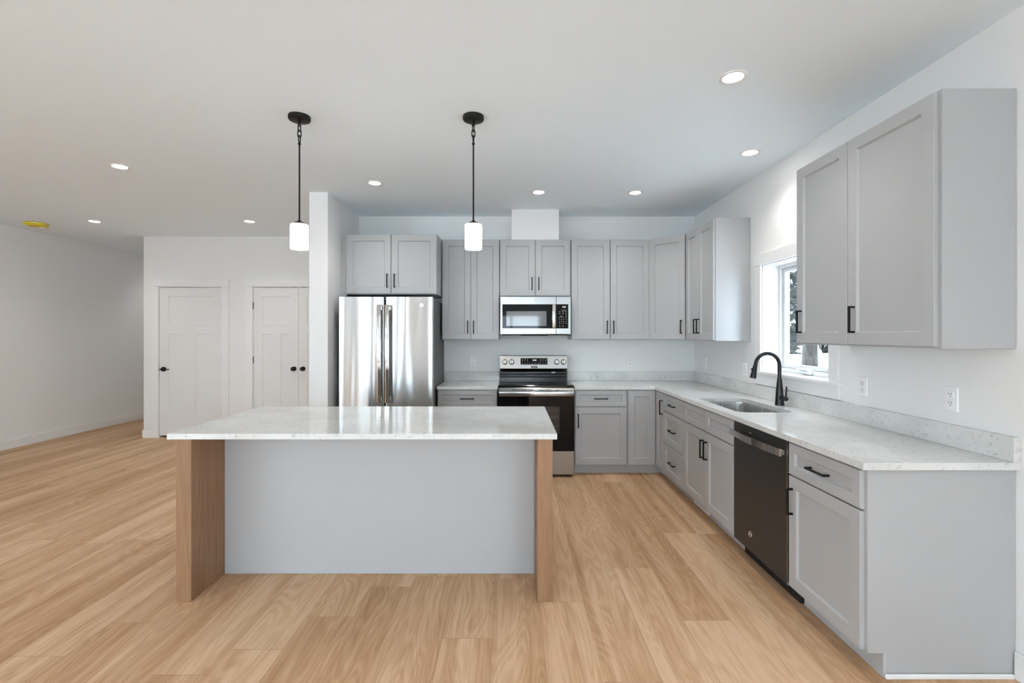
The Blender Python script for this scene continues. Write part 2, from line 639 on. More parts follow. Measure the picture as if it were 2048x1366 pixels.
WIN = (3.08, 3.92, 1.107, 1.98)        # kitchen window opening: y0 y1 z0 z1
T = 0.20
bm = bmesh.new()
SIDE_FILL = (-4.6, -0.9, 0.55, 2.25)        # unseen side window added to brighten the left wall and floor
bx(bm, XR, XR + T, YREAR - .15, SIDE_FILL[0], 0, ZC)
bx(bm, XR, XR + T, SIDE_FILL[1], WIN[0], 0, ZC)
bx(bm, XR, XR + T, SIDE_FILL[0], SIDE_FILL[1], 0, SIDE_FILL[2])
bx(bm, XR, XR + T, SIDE_FILL[0], SIDE_FILL[1], SIDE_FILL[3], ZC)
bx(bm, XR, XR + T, WIN[1], YB + .2, 0, ZC)
bx(bm, XR, XR + T, WIN[0], WIN[1], 0, WIN[2] - .0225)
bx(bm, XR, XR + T, WIN[0], WIN[1], WIN[3], ZC)
struct('wall_right', bm, M_WALL, 'white side wall with the kitchen window over the sink', 'wall')
struct('wall_back', bx(bmesh.new(), -1.723, XR, YB, YB + .17, 0, ZC), M_WALL, 'white wall behind the range and upper cabinets', 'wall')
struct('wall_divider', bx(bmesh.new(), -1.897, -1.723, 4.456, 7.3, 0, ZC), M_WALL, 'white wing wall standing beside the refrigerator', 'wall')
struct('wall_closet', bx(bmesh.new(), -4.887, -1.723, 7.3, 7.42, 0, ZC), M_WALL, 'white wall added at the back of the closets against light leaks', 'wall')  # unseen wall added to stop daylight leaking around the closet doors
LSIDE_FILL = (-4.7, -0.6, 0.55, 2.25)       # unseen left window added for daylight the fridge does not mirror
bm = bmesh.new()
bx(bm, XL - .15, XL, YREAR - .15, LSIDE_FILL[0], 0, ZC)
bx(bm, XL - .15, XL, LSIDE_FILL[1], YFAR + .15, 0, ZC)
bx(bm, XL - .15, XL, LSIDE_FILL[0], LSIDE_FILL[1], 0, LSIDE_FILL[2])
bx(bm, XL - .15, XL, LSIDE_FILL[0], LSIDE_FILL[1], LSIDE_FILL[3], ZC)
struct('wall_left', bm, M_WALL, 'long blank white wall along the hallway side', 'wall')
struct('wall_far', bx(bmesh.new(), XL, -4.887, YFAR, YFAR + .15, 0, ZC), M_WALL, 'white wall closing the end of the hallway', 'wall')
struct('wall_hall_side', bx(bmesh.new(), -5.007, -4.887, YH + .12, YFAR, 0, ZC), M_WALL, 'white hallway wall around the corner from the single closet door', 'wall')
struct('trim_1', bx(bmesh.new(), 0.0, 0.507, 5.07, YB, 2.4185, ZC, 0.001), M_WALL, 'white boxed duct chase above the microwave cabinet', 'duct chase')

# closet wall with door openings
D1 = (-4.803, -3.935, 2.058)
D2 = (-3.522, -2.28, 2.058)
bm = bmesh.new()
xs = [-5.007, D1[0], D1[1], D2[0], D2[1], -1.897]
for a, b in ((xs[0], xs[1]), (xs[2], xs[3]), (xs[4], xs[5])):
    bx(bm, a, b, YH, YH + .12, 0, ZC)
for d in (D1, D2):
    bx(bm, d[0], d[1], YH, YH + .12, d[2], ZC)
struct('wall_hall', bm, M_WALL, 'white wall holding the two closet doorways', 'wall')

# rear wall (behind the viewpoint) with its openings
ROP = [(-5.05, -4.25, 0.55, 2.25), (-0.95, 0.93, 0.02, 2.05), (-3.15, -2.55, 0.55, 2.25)]
ROP.sort()
bm = bmesh.new()
x = XL - .15
for (a, b, z0, z1) in ROP:
    bx(bm, x, a, YREAR - .15, YREAR, 0, ZC)
    if z0 > 0.01:
        bx(bm, a, b, YREAR - .15, YREAR, 0, z0)
    bx(bm, a, b, YREAR - .15, YREAR, z1, ZC)
    x = b
bx(bm, x, XR + T, YREAR - .15, YREAR, 0, ZC)
struct('wall_rear', bm, M_WALL, 'white wall facing the kitchen from across the living area', 'wall')


def baseboard(name, b, label, axis):
    bm = bmesh.new()
    x0, x1, y0, y1 = b
    bx(bm, x0, x1, y0, y1, 0, 0.113, 0.003)
    return struct(name, bm, M_TRIM, label, 'baseboard')


baseboard('baseboard_left', (XL, XL + .014, YREAR, YFAR), 'white baseboard along the long blank hallway wall', 0)
baseboard('baseboard_hall', (-5.02, -4.80, YH - .014, YH), 'short white baseboard at the corner beside the single closet door', 0)
baseboard('baseboard_closet', (-3.83, -3.62, YH - .014, YH), 'white baseboard between the two closet doorways', 0)
baseboard('baseboard_divider', (-1.897, -1.723, 4.442, 4.456), 'white baseboard across the end of the wing wall', 0)
baseboard('baseboard_right', (XR - .014, XR, YREAR, 1.945), 'white baseboard under the bare stretch of window wall', 0)
struct('trim_2', bx(bmesh.new(), 1.528, XR - .016, 1.936, 1.948, 0, 0.02, 0.004), M_TRIM, 'white shoe moulding along the foot of the cabinet end panel', 'moulding')


# ------------------------------------------------------------------ closet doors
def casing(root, d, right_visible=True):
    x0, x1, zt = d
    y0 = YH - .018
    c = bmesh.new()
    bx(c, x0 - .088, x0 + .004, y0, YH - .0005, 0.114 if x0 < -4.5 else 0.0, zt + .004, .0012)
    bx(c, x1 - .004, x1 + .092, y0, YH - .0005, 0, zt + .004, .0012)
    obj('door_casing', c, M_TRIM, root)
    c = bmesh.new()
    bx(c, x0 - .103, x1 + .103, y0 - .004, YH - .0005, zt + .005, zt + .097, .0012)
    obj('head_casing', c, M_TRIM, root)
    c = bmesh.new()
    bx(c, x0, x0 + .008, YH, YH + .12, 0, zt)
    bx(c, x1 - .008, x1, YH, YH + .12, 0, zt)
    bx(c, x0 + .008, x1 - .008, YH, YH + .12, zt - .008, zt)
    obj('door_jamb', c, M_TRIM, root)


def three_panel_leaf(root, x0, x1, z0, z1, st):
    mid = (x0 + x1) / 2
    zt = z1 - .118
    zm0, zm1 = z1 - .514, z1 - .632
    zb = z0 + .225
    bm = bmesh.new()
    h = .063 if st > .1 else .056
    panel_slab(bm, x0, x1, z0, z1, YH + .006, YH + .04,
               [(x0 + st, x1 - st, zm0, zt), (x0 + st, mid - h, zb, zm1), (mid + h, x1 - st, zb, zm1)], rec=.008, slope=.005)
    return obj('door_leaf', bm, M_DOORP, root)


def hinge(root, x, z):
    bm = bmesh.new()
    tube(bm, [(x, YH - .001, z - .048), (x, YH - .001, z + .048)], .006, 10)
    bx(bm, x - .004, x + .004, YH - .001, YH + .004, z - .046, z + .046)
    obj('hinge', bm, M_BLACK, root, True)


d1 = thing('door_1', 'white three-panel single closet door with a black lever', 'door', (0, 0, 0), kind='structure')
casing(d1, D1)
leaf1 = three_panel_leaf(d1, -4.792, -3.945, .03, 2.045, .118)
for z in (1.80, 1.06, 0.325):
    hinge(d1, -3.943, z)
bm = bmesh.new()
hx, hz = -4.737, 0.934
lathe(bm, [(0.0, YH - .012), (.031, YH - .012), (.033, YH - .006), (.033, YH + .0055)], (hx, 0, hz), 32, 'Y')
tube(bm, [(hx, YH - .010, hz), (hx, YH - .052, hz)], .010, 16)
tube(bm, [(hx - .012, YH - .050, hz), (hx + .045, YH - .052, hz - .001), (hx + .105, YH - .046, hz - .001)], [.010, .008, .0065], 12)
obj('door_handle', bm, M_BLACK, d1, True)
box_obj('strike_plate', (-4.806, -4.798, YH - .004, YH + .02, hz - .03, hz + .03), M_BLACK, d1)

d2 = thing('door_2', 'white three-panel double closet doors with two round black knobs', 'door', (0, 0, 0), kind='structure')
casing(d2, D2)
for a, b, kx in ((-3.513, -2.902, -2.962), (-2.899, -2.288, -2.838)):
    lf = three_panel_leaf(d2, a, b, .03, 2.045, .118)
    bm = bmesh.new()
    lathe(bm, [(0.0, YH - .058), (.020, YH - .056), (.027, YH - .045), (.025, YH - .034), (.012, YH - .024), (.010, YH - .012),
               (.030, YH - .010), (.031, YH + .0055)], (kx, 0, .94), 28, 'Y')
    obj('knob', bm, M_BLACK, d2, True)
    box_obj('ball_catch', (kx - .03, kx + .03, YH + .004, YH + .02, 2.0455, 2.0495), M_BLACK, d2)
for z in (1.80, 1.06, 0.325):
    hinge(d2, -3.517, z)
    hinge(d2, -2.284, z)

# ------------------------------------------------------------------ kitchen window
w1 = thing('window_1', 'white framed awning window above the sink looking onto snow', 'window', (0, 0, 0), kind='structure')
y0, y1, z0, z1 = WIN
bm = bmesh.new()
bx(bm, XR - .018, XR - .0005, y1, y1 + .09, z0 - .002, z1 - .0005, .0012)
bx(bm, XR - .018, XR - .0005, y0 - .09, y0, z0 - .002, z1 - .0005, .0012)
bx(bm, XR - .022, XR - .0005, y0 - .105, y1 + .105, z1, z1 + .092, .0012)
obj('window_casing', bm, M_TRIM, w1)
bm = bmesh.new()
bx(bm, XR - .0005, XR + .15, y0 + .001, y1 - .001, z0 - .022, z0)
bx(bm, XR - .035, XR - .0005, y0 - .115, y1 + .115, z0 - .022, z0, .002)
obj('window_stool', bm, M_TRIM, w1)
box_obj('window_apron', (XR - .018, XR - .0005, y0 - .095, y1 + .095, 0.9965, z0 - .0225), M_TRIM, w1, .0012)
bm = bmesh.new()   # jamb liner
bx(bm, XR, XR + .15, y1 - .008, y1, z0, z1)
bx(bm, XR, XR + .15, y0, y0 + .008, z0, z1)
bx(bm, XR, XR + .15, y0 + .008, y1 - .008, z1 - .008, z1)
obj('window_jamb', bm, M_TRIM, w1)


def rect_frame(bm, xa, xb, ya, yb, za, zb, w, bev=.002):
    bx(bm, xa, xb, ya, yb, za, za + w, bev)
    bx(bm, xa, xb, ya, yb, zb - w, zb, bev)
    bx(bm, xa, xb, ya, ya + w, za + w, zb - w, bev)
    bx(bm, xa, xb, yb - w, yb, za + w, zb - w, bev)


fr = obj('window_frame', bmesh.new(), M_VINYL, w1)
bm = bmesh.new()
rect_frame(bm, XR + .130, XR + .195, y0 + .004, y1 - .004, z0 + .002, z1 - .004, .030)
bm.to_mesh(fr.data)
bm.free()
fr.data.materials.clear()
fr.data.materials.append(M_VINYL)
bm = bmesh.new()
rect_frame(bm, XR + .150, XR + .188, y0 + .036, y1 - .036, z0 + .034, z1 - .036, .030)
obj('window_sash', bm, M_VINYL, w1)
box_obj('window_pane', (XR + .170, XR + .174, y0 + .0665, y1 - .0665, z0 + .0645, z1 - .0665), M_PANE, w1)
bm = bmesh.new()
bx(bm, XR + .095, XR + .128, 3.46, 3.58, z0 + .006, z0 + .036, .006)
bx(bm, XR + .085, XR + .105, 3.48, 3.60, z0 + .036, z0 + .048, .004)
obj('window_crank', bm, M_VINYL, w1)
box_obj('crank_knob', (XR + .086, XR + .104, 3.45, 3.475, z0 + .030, z0 + .052), M_VINYL, w1, .004)

# rear openings
for i, (a, b, za, zb) in enumerate(ROP):
    sl = abs(a + .95) < .01
    r = thing('door_3' if sl else 'window_%d' % (i + 2),
              'glazed sliding patio door facing the kitchen from across the living area' if sl else
              ('narrow white window next to the patio door across the living area' if a > -4 else 'narrow white window at the far side of the living area'),
              'patio door' if sl else 'window', (0, 0, 0), kind='structure')
    bm = bmesh.new()
    w = .05
    yy0, yy1 = YREAR - .11, YREAR - .04
    bx(bm, a, b, yy0, yy1, za, za + w)
    bx(bm, a, b, yy0, yy1, zb - w, zb)
    bx(bm, a, a + w, yy0, yy1, za + w, zb - w)
    bx(bm, b - w, b, yy0, yy1, za + w, zb - w)
    m = (a + b) / 2
    bx(bm, m - .035, m + .035, yy0, yy1, za + w, zb - w)
    obj('window_frame', bm, M_VINYL, r)
    for xa, xb in ((a + w, m - .035), (m + .035, b - w)):
        box_obj('window_pane', (xa + .001, xb - .001, YREAR - .078, YREAR - .074, za + w + .001, zb - w - .001), M_PANE, r)
    bm = bmesh.new()
    bx(bm, a - .09, a, YREAR + .0005, YREAR + .018, za, zb)
    bx(bm, b, b + .09, YREAR + .0005, YREAR + .018, za, zb)
    bx(bm, a - .10, b + .10, YREAR + .0005, YREAR + .02, zb, zb + .09)
    obj('window_casing', bm, M_TRIM, r)


def fill_window(name, label, opening, xw, sgn):
    r = thing(name, label, 'window', (0, 0, 0), kind='structure')
    a, b, za, zb = opening

    def X(p, q):
        u, v = xw + sgn * p, xw + sgn * q
        return min(u, v), max(u, v)
    bm = bmesh.new()
    rect_frame(bm, *X(.06, .13), a, b, za, zb, .05)
    for yy in (a + (b - a) / 3, a + 2 * (b - a) / 3):
        bx(bm, *X(.06, .13), yy - .03, yy + .03, za + .05, zb - .05)
    obj('window_frame', bm, M_VINYL, r)
    for k in range(3):
        p0, p1 = a + k * (b - a) / 3, a + (k + 1) * (b - a) / 3
        box_obj('window_pane', (*X(.093, .097), p0 + .051, p1 - .051, za + .051, zb - .051), M_PANE, r)
    bm = bmesh.new()
    bx(bm, *X(-.018, -.0005), a - .09, a, za, zb)
    bx(bm, *X(-.018, -.0005), b, b + .09, za, zb)
    bx(bm, *X(-.02, -.0005), a - .10, b + .10, zb, zb + .09)
    obj('window_casing', bm, M_TRIM, r)


fill_window('window_4', 'wide white unseen side window added for daylight behind the viewpoint', SIDE_FILL, XR, 1)
fill_window('window_5', 'wide white unseen window added for daylight in the long hallway side wall', LSIDE_FILL, XL, -1)


# ------------------------------------------------------------------ cabinets
def pull(parent, c, vert, L=.137):
    """square black bar pull; c = centre on the face plane (x, y_face, z)"""
    x, y, z = c
    bm = bmesh.new()
    h, s, t = L / 2, .005, .032
    if vert:
        bx(bm, x - s, x + s, y - t, y - t + .010, z - h, z + h, .0012)
        for q in (-1, 1):
            zz = z + q * (h - s)
            bx(bm, x - s, x + s, y - t + .009, y - .0003, zz - s, zz + s)
    else:
        bx(bm, x - h, x + h, y - t, y - t + .010, z - s, z + s, .0012)
        for q in (-1, 1):
            xx = x + q * (h - s)
            bx(bm, xx - s, xx + s, y - t + .009, y - .0003, z - s, z + s)
    return obj('handle', bm, M_BLACK, parent)


def shaker(name, root, x0, x1, z0, z1, stile=.061, hnd=None, yf=-.020, yb=-.0008):
    bm = bmesh.new()
    st = stile
    panel_slab(bm, x0, x1, z0, z1, yf, yb, [(x0 + st, x1 - st, z0 + st, z1 - st)])
    d = obj(name, bm, M_CAB, root)
    if hnd:
        pull(d, (hnd[1], yf, hnd[2]), hnd[0] == 'v')
    return d


UZ0, UZ1, DZ0, DZ1 = 1.351, 2.418, 1.358, 2.411


def wall_cabinet(label, loc, rz, w, dep, doors, z0=UZ0, z1=UZ1, dz0=None, dz1=DZ1, filler=None):
    """doors: list of (x0, x1, handle_x) measured from the root"""
    r = thing('wall_cabinet', label, 'cabinet', (loc[0], loc[1], z0), rz)
    box_obj('cabinet_body', (0, w, 0, dep, 0, z1 - z0), M_CAB, r, .0008)
    b0 = (dz0 if dz0 is not None else DZ0) - z0
    for (a, b, hx) in doors:
        shaker('door', r, a, b, b0, dz1 - z0, hnd=('v', hx, b0 + .127))
    if filler:
        box_obj('filler_panel', filler, M_CAB, r, .0008)
    return r


def to_x(px, s):
    return (px - 1023) / s


YU = 5.07
wall_cabinet('tall grey two-door wall cabinet between fridge and microwave', (-.742, YU), 0, .612, .302,
             [(.011, .307, .307 - .030), (.3105, .608, .3105 + .030)])
wall_cabinet('short grey two-door wall cabinet directly above the microwave', (-.127, YU), 0, .759, .302,
             [(.007, .3745, .3745 - .030), (.386, .7505, .386 + .030)], z0=1.8125, dz0=1.819)
wall_cabinet('wide grey two-door wall cabinet between microwave and corner', (.635, YU), 0, .831, .302,
             [(.005, .410, .410 - .030), (.418, .827, .418 + .030)])
wall_cabinet('grey two-door wall cabinet above the fridge with side filler strip', (-1.660, 4.79), 0, .912, .582,
             [(-.003, .445, .445 - .031), (.457, .906, .457 + .030)], z0=1.812, dz0=1.819,
             filler=(-.062, -.0008, .004, .024, -.022, .606))
# right wall
wall_cabinet('grey two-door wall cabinet between the corner cabinet and window', (1.765, 4.760), -PI / 2, .651, .303,
             [(.010, .309, .309 - .033), (.313, .645, .313 + .033)])
wall_cabinet('large grey two-door wall cabinet nearest the viewpoint, past the window', (1.765, 2.912), -PI / 2, .966, .303,
             [(.004, .441, .004 + .048), (.445, .950, .445 + .048)])
# diagonal corner wall cabinet
r = thing('wall_cabinet', 'grey diagonal single-door wall cabinet filling the corner', 'cabinet', (1.468, 5.072, UZ0))
bm = prism(bmesh.new(), [(0, 0), (.297, -.306), (.600, -.306), (.600, .300), (0, .300)], 0, UZ1 - UZ0)
obj('cabinet_body', bm, M_CAB, r)
LD = math.hypot(.297, .306)
ang = math.atan2(-.306, .297)
bm = bmesh.new()
panel_slab(bm, .012, LD - .018, .007, UZ1 - UZ0 - .007, -.020, -.0008, [(.012 + .061, LD - .018 - .061, .068, UZ1 - UZ0 - .068)])
bm.transform(Matrix.Rotation(ang, 4, 'Z'))
dd = obj('door', bm, M_CAB, r)
bm = bmesh.new()
hp = pull(dd, (LD - .018 - .032, -.020, .007 + .127), True)
hp.data.transform(Matrix.Rotation(ang, 4, 'Z'))

# base cabinets: front box plane y=4.77 (back run), x=1.462 (right run)
TOPZ, TOE = .857, .100
DRZ0, DRZ1, DOZ1, DOZ0 = .687, .846, .679, .106


def base_body(r, w, dep, open_top=False):
    if not open_top:
        bm = bx(bmesh.new(), 0, w, 0, dep, TOE, TOPZ)
        bx(bm, 0, w, .078, dep, 0.0005, TOE)
    else:
        bm = bmesh.new()
        bx(bm, 0, .018, 0, dep, TOE, TOPZ)
        bx(bm, w - .018, w, 0, dep, TOE, TOPZ)
        bx(bm, .018, w - .018, 0, dep, TOE, TOE + .018)
        bx(bm, .018, w - .018, dep - .012, dep, TOE + .018, TOPZ)
        bx(bm, .018, w - .018, 0, .018, .64, TOPZ)
    return obj('cabinet_body', bm, M_CAB, r)


def base_cabinet(label, loc, rz, w, dep, open_top=False, toe_w=None):
    r = thing('base_cabinet', label, 'cabinet', (loc[0], loc[1], 0), rz)
    base_body(r, w, dep, open_top)
    box_obj('toe_kick', (0.0, toe_w or w, .064, .0775, 0.0005, TOE - .001), M_TOE, r)
    return r


YBF = 4.77
r = base_cabinet('grey base cabinet with one drawer between fridge and range', (-.740, YBF), 0, .598, .598)
shaker('drawer', r, .002, .594, DRZ0, DRZ1, .040, ('h', .298, .767))
shaker('door', r, .002, .2965, DOZ0, DOZ1, hnd=('v', .2965 - .03, .545))
shaker('door', r, .2995, .594, DOZ0, DOZ1, hnd=('v', .2995 + .03, .545))
r = base_cabinet('grey base cabinet right beside the range, drawer over single door', (.633, YBF), 0, .525, .598)
shaker('drawer', r, .005, .516, DRZ0, DRZ1, .040, ('h', .26, .767))
shaker('door', r, .005, .516, DOZ0, DOZ1, hnd=('v', .005 + .028, .545))
# corner base
r = thing('base_cabinet', 'grey corner base cabinet with two doors meeting at a right angle', 'cabinet', (1.160, 4.770, 0))
bm = prism(bmesh.new(), [(0, 0), (.302, 0), (.302, -.262), (.907, -.262), (.907, .598), (0, .598)], TOE, TOPZ)
prism(bm, [(0, .078), (.380, .078), (.380, -.262), (.907, -.262), (.907, .598), (0, .598)], 0.0005, TOE)
obj('cabinet_body', bm, M_CAB, r)
bm = bx(bmesh.new(), 0, .366, .064, .0775, 0.0005, TOE - .001)
bx(bm, .366, .3795, -.262, .0775, 0.0005, TOE - .001)
obj('toe_kick', bm, M_TOE, r)
shaker('door', r, .008, .277, DOZ0, DRZ1)
bm = bmesh.new()
Rm = Matrix.Translation((.302, 0, 0)) @ Matrix.Rotation(-PI / 2, 4, 'Z')
panel_slab(bm, .023, .262, DOZ0, DRZ1, -.020, -.0008, [(.023 + .061, .262 - .061, DOZ0 + .061, DRZ1 - .061)])
bm.transform(Rm)
dd = obj('door', bm, M_CAB, r)
hp = pull(dd, (.262 - .030, -.020, .711), True)
hp.data.transform(Rm)
# right run
XBF = 1.462
r = base_cabinet('grey three-drawer base cabinet between corner and sink base', (XBF, 4.506), -PI / 2, .520, .606)
for z0, z1 in ((DRZ0, DRZ1), (.391, .681), (DOZ0 - .004, .386)):
    shaker('drawer', r, .003, .516, z0, z1, .040 if z1 > .8 else .056, ('h', .26, (z0 + z1) / 2))
r = base_cabinet('grey sink base cabinet with paired doors under two blank fronts', (XBF, 3.984), -PI / 2, .898, .606, True)
shaker('false_front', r, .003, .4475, DRZ0, DRZ1, .046)
shaker('false_front', r, .4505, .896, DRZ0, DRZ1, .046)
shaker('door', r, .003, .4475, DOZ0, DOZ1, hnd=('v', .4475 - .030, .549))
shaker('door', r, .4505, .896, DOZ0, DOZ1, hnd=('v', .4505 + .030, .549))
r = base_cabinet('grey base cabinet at the counter end, one drawer over one door', (XBF, 2.474), -PI / 2, .524, .606)
shaker('drawer', r, .004, .508, DRZ0, DRZ1, .046, ('h', .252, .767))
shaker('door', r, .004, .508, DOZ0, DOZ1, hnd=('v', .004 + .033, .552))

v = tag(obj('toe_kick_vent', bx(bmesh.new(), 0, .30, -.010, -.0008, .012, .092, .002), M_TRIM), 'white toe kick register at the foot of the sink cabinet', 'vent')
v.location = (XBF + .064, 3.95, 0)
v.rotation_euler = (0, 0, -PI / 2)
sl = bmesh.new()
for i in range(14):
    bx(sl, .02 + i * .019, .03 + i * .019, -.0106, -.0095, .028, .076)
obj('louvre_slots', sl, M_CABIN, v)


# ------------------------------------------------------------------ counters
def rrect(x0, x1, y0, y1, r, n=8):
    pts = []
    for cx, cy, a0 in ((x1 - r, y1 - r, 0), (x0 + r, y1 - r, PI / 2), (x0 + r, y0 + r, PI), (x1 - r, y0 + r, 1.5 * PI)):
        for k in range(n + 1):
            a = a0 + PI / 2 * k / n
            pts.append((cx + r * math.cos(a), cy + r * math.sin(a)))
    return pts


def slab_with_hole(bm, outer, hole, z0, z1):
    for z, flip in ((z1, False), (z0, True)):
        tb = bmesh.new()
        es = []
        for loop in ([outer, hole] if hole else [outer]):
            vs = [tb.verts.new((x, y, z)) for x, y in loop]
            es += [tb.edges.new((vs[i], vs[(i + 1) % len(vs)])) for i in range(len(vs))]
        bmesh.ops.triangle_fill(tb, use_beauty=True, use_dissolve=False, edges=es)
        absorb(bm, tb)
    for loop in ([outer, hole] if hole else [outer]):
        a = [bm.verts.new((x, y, z0)) for x, y in loop]
        b = [bm.verts.new((x, y, z1)) for x, y in loop]
        for i in range(len(loop)):
            j = (i + 1) % len(loop)
            bm.faces.new((a[i], a[j], b[j], b[i]))
    bmesh.ops.remove_doubles(bm, verts=bm.verts[:], dist=1e-5)
    return bm


CF = 4.736
SINK = (1.52, 1.895, 3.17, 3.885)
hole = rrect(*SINK, .07)
bm = slab_with_hole(bmesh.new(), [(.628, YB - .001), (.628, CF), (1.428, CF), (1.428, 1.928), (XR - .001, 1.928), (XR - .001, YB - .001)], hole, CB, CT)
tag(obj('countertop', bm, M_QUARTZ), 'L-shaped white quartz countertop running from the range past the sink', 'countertop')
tag(box_obj('countertop', (-.745, -.1355, CF, YB - .001, CB, CT), M_QUARTZ, None, .0012), 'short white quartz countertop between the fridge and range', 'countertop')
SP0, SP1 = CT + .0005, .990
tag(box_obj('backsplash', (-.745, -.1355, YB - .031, YB - .001, SP0, SP1), M_QUARTZ, None, .001), 'short flecked quartz backsplash strip left of the range', 'backsplash')
tag(box_obj('backsplash', (.628, XR - .032, YB - .031, YB - .001, SP0, SP1), M_QUARTZ, None, .001), 'flecked quartz backsplash strip between the range and corner', 'backsplash')
tag(box_obj('backsplash', (XR - .031, XR - .001, 1.928, YB - .001, SP0, SP1), M_QUARTZ, None, .001), 'long flecked quartz backsplash strip below the window', 'backsplash')

# sink
sk = thing('kitchen_sink', 'stainless steel undermount sink set into the quartz counter', 'sink', (0, 0, 0))
bm = bmesh.new()
loops = [(.022, CB - .0008), (-.002, CB - .0008), (-.004, CB - .02), (-.008, .70), (-.016, .668), (-.035, .655), (-.10, .650)]
prev = None
for off, z in loops:
    pts = rrect(SINK[0] - off, SINK[1] + off, SINK[2] - off, SINK[3] + off, max(.07 + off, .02))
    ring = [bm.verts.new((x, y, z)) for x, y in pts]
    if prev:
        for i in range(len(ring)):
            j = (i + 1) % len(ring)
            bm.faces.new((prev[i], prev[j], ring[j], ring[i]))
    prev = ring
bm.faces.new(prev)
obj('basin', bm, M_SINK, sk, True)
cx, cy = (SINK[0] + SINK[1]) / 2 + .05, (SINK[2] + SINK[3]) / 2
obj('drain', lathe(bmesh.new(), [(0.0, .6505), (.03, .6505), (.034, .654), (.045, .654), (.046, .6502)], (cx, cy, 0), 28), M_CHROME, sk, True)

# faucet
fx, fy = 1.975, 3.50
fc = thing('kitchen_faucet', 'matte black pull-down gooseneck faucet standing behind the sink', 'faucet', (fx, fy, CT))
lathe_p = [(0.0, .0003), (.031, .0003), (.031, .006), (.029, .03), (.0255, .09), (.019, .165), (.0155, .195), (.0150, .200), (0.0, .200)]
obj('faucet_body', lathe(bmesh.new(), lathe_p, (0, 0, 0), 32), M_FAUCET, fc, True)
pts = [(0, 0, .199), (0, 0, .24), (0, 0, .292)]
for k in range(1, 15):
    a = PI * k / 14 * 1.02
    pts.append((-.0885 + .0885 * math.cos(a), 0, .292 + .0885 * math.sin(a)))
pts.append((-.1805, 0, .268))
obj('spout', tube(bmesh.new(), pts, .0133, 20), M_FAUCET, fc, True)
hd = obj('spray_head', tube(bmesh.new(), [(-.1800, 0, .292), (-.1815, 0, .275), (-.1875, 0, .245), (-.1945, 0, .210), (-.1965, 0, .198)],
                            [.0140, .0155, .0180, .0215, .0205], 24), M_FAUCET, fc, True)
bm = bmesh.new()
bx(bm, -.2075, -.199, -.008, .008, .255, .272, .003)
obj('spray_button', bm, M_BLACK, hd)
hb = obj('handle_hub', tube(bmesh.new(), [(0, -.015, .055), (0, -.070, .056), (0, -.086, .056), (0, -.092, .056)], [.017, .0165, .015, .009], 24), M_FAUCET, fc, True)
obj('handle_lever', tube(bmesh.new(), [(0, -.080, .066), (.001, -.083, .105), (.002, -.086, .145)], [.0062, .0058, .0055], 14), M_FAUCET, fc, True)


# ------------------------------------------------------------------ round maker's badge
def badge(parent, c, r, face='y', name='badge', m_ring=None, m_in=None):
    bm = bmesh.new()
    lathe(bm, [(0.0, -.0020), (r * .80, -.0020), (r * .84, -.0028), (r * .98, -.0028), (r, -.0020), (r, -.0001)], (0, 0, 0), 32, 'Y')
    bm.transform(Matrix.Translation(c))
    o = obj(name, bm, m_ring or M_CHROME, parent, True)
    bm = bmesh.new()
    # two flowing letters inside the ring
    for sx, curve in ((-.30, [(.28, .34), (.05, .42), (-.22, .15), (-.18, -.28), (.10, -.38), (.26, -.12), (.26, -.62), (-.05, -.70)]),
                      (.28, [(.22, .36), (-.05, .44), (-.18, .18), (.05, .02), (-.22, -.12), (-.16, -.40), (.12, -.38), (.30, -.14)])):
        pts = [(c[0] + (sx + a) * r, c[1] - .0024, c[2] + b * r) for a, b in curve]
        tube(bm, pts, r * .055, 6)
    obj('monogram', bm, m_in or M_APPSIDE, o, True)
    return o


# ------------------------------------------------------------------ refrigerator
FX0, FX1 = -1.661, -.753
fr = thing('refrigerator', 'stainless french-door refrigerator beside the wing wall', 'refrigerator', (FX0, 4.556, 0))
FW = FX1 - FX0
box_obj('cabinet_case', (.004, FW - .004, .068, .775, .03, 1.745), M_APPSIDE, fr, .003)
for a in (.02, FW - .10):
    box_obj('hinge_cover', (a, a + .08, .03, .16, 1.7455, 1.768), M_DARK, fr, .003)
box_obj('base_grille', (.02, FW - .02, .09, .12, .002, .0295), M_DARK, fr)


def fridge_door(name, x0, x1, z0, z1):
    bm = bmesh.new()
    n = 14
    yb = .060
    cols = []
    R = .010
    xs_ = [x0] + [x0 + R * (1 - math.cos(PI / 2 * k / 5)) for k in range(1, 6)] + [x1 - R * (1 - math.cos(PI / 2 * k / 5)) for k in range(5, 0, -1)] + [x1]
    ys_ = [R] + [R - R * math.sin(PI / 2 * k / 5) for k in range(1, 6)] + [R - R * math.sin(PI / 2 * k / 5) for k in range(5, 0, -1)] + [R]
    prof = list(zip(xs_, ys_)) + [(x1, yb), (x0, yb)]
    prism(bm, prof, z0, z1)
    return obj(name, bm, M_STEEL, fr, True)


dl = fridge_door('door', .0, .4395, .705, 1.769)
drr = fridge_door('door', .4525, FW, .705, 1.769)
fz = fridge_door('freezer_drawer', .0, FW, .045, .690)


def fridge_handle(parent, xc):
    bm = bmesh.new()
    bx(bm, xc - .0195, xc + .0195, -.066, -.050, .760, 1.690, .004, 2)
    for z in (.770, 1.640):
        bx(bm, xc - .013, xc + .013, -.051, -.0005, z, z + .040, .003)
    return obj('handle', bm, M_CHROME, parent, True)


fridge_handle(dl, .4395 - .035)
fridge_handle(drr, .4525 + .029)
bm = bmesh.new()
bx(bm, .08, FW - .08, -.066, -.050, .600, .638, .004, 2)
for xx in (.10, FW - .14):
    bx(bm, xx, xx + .04, -.051, -.0005, .606, .632, .003)
obj('handle', bm, M_CHROME, fz)
badge(fr, (.7985, 0, 1.690), .018)

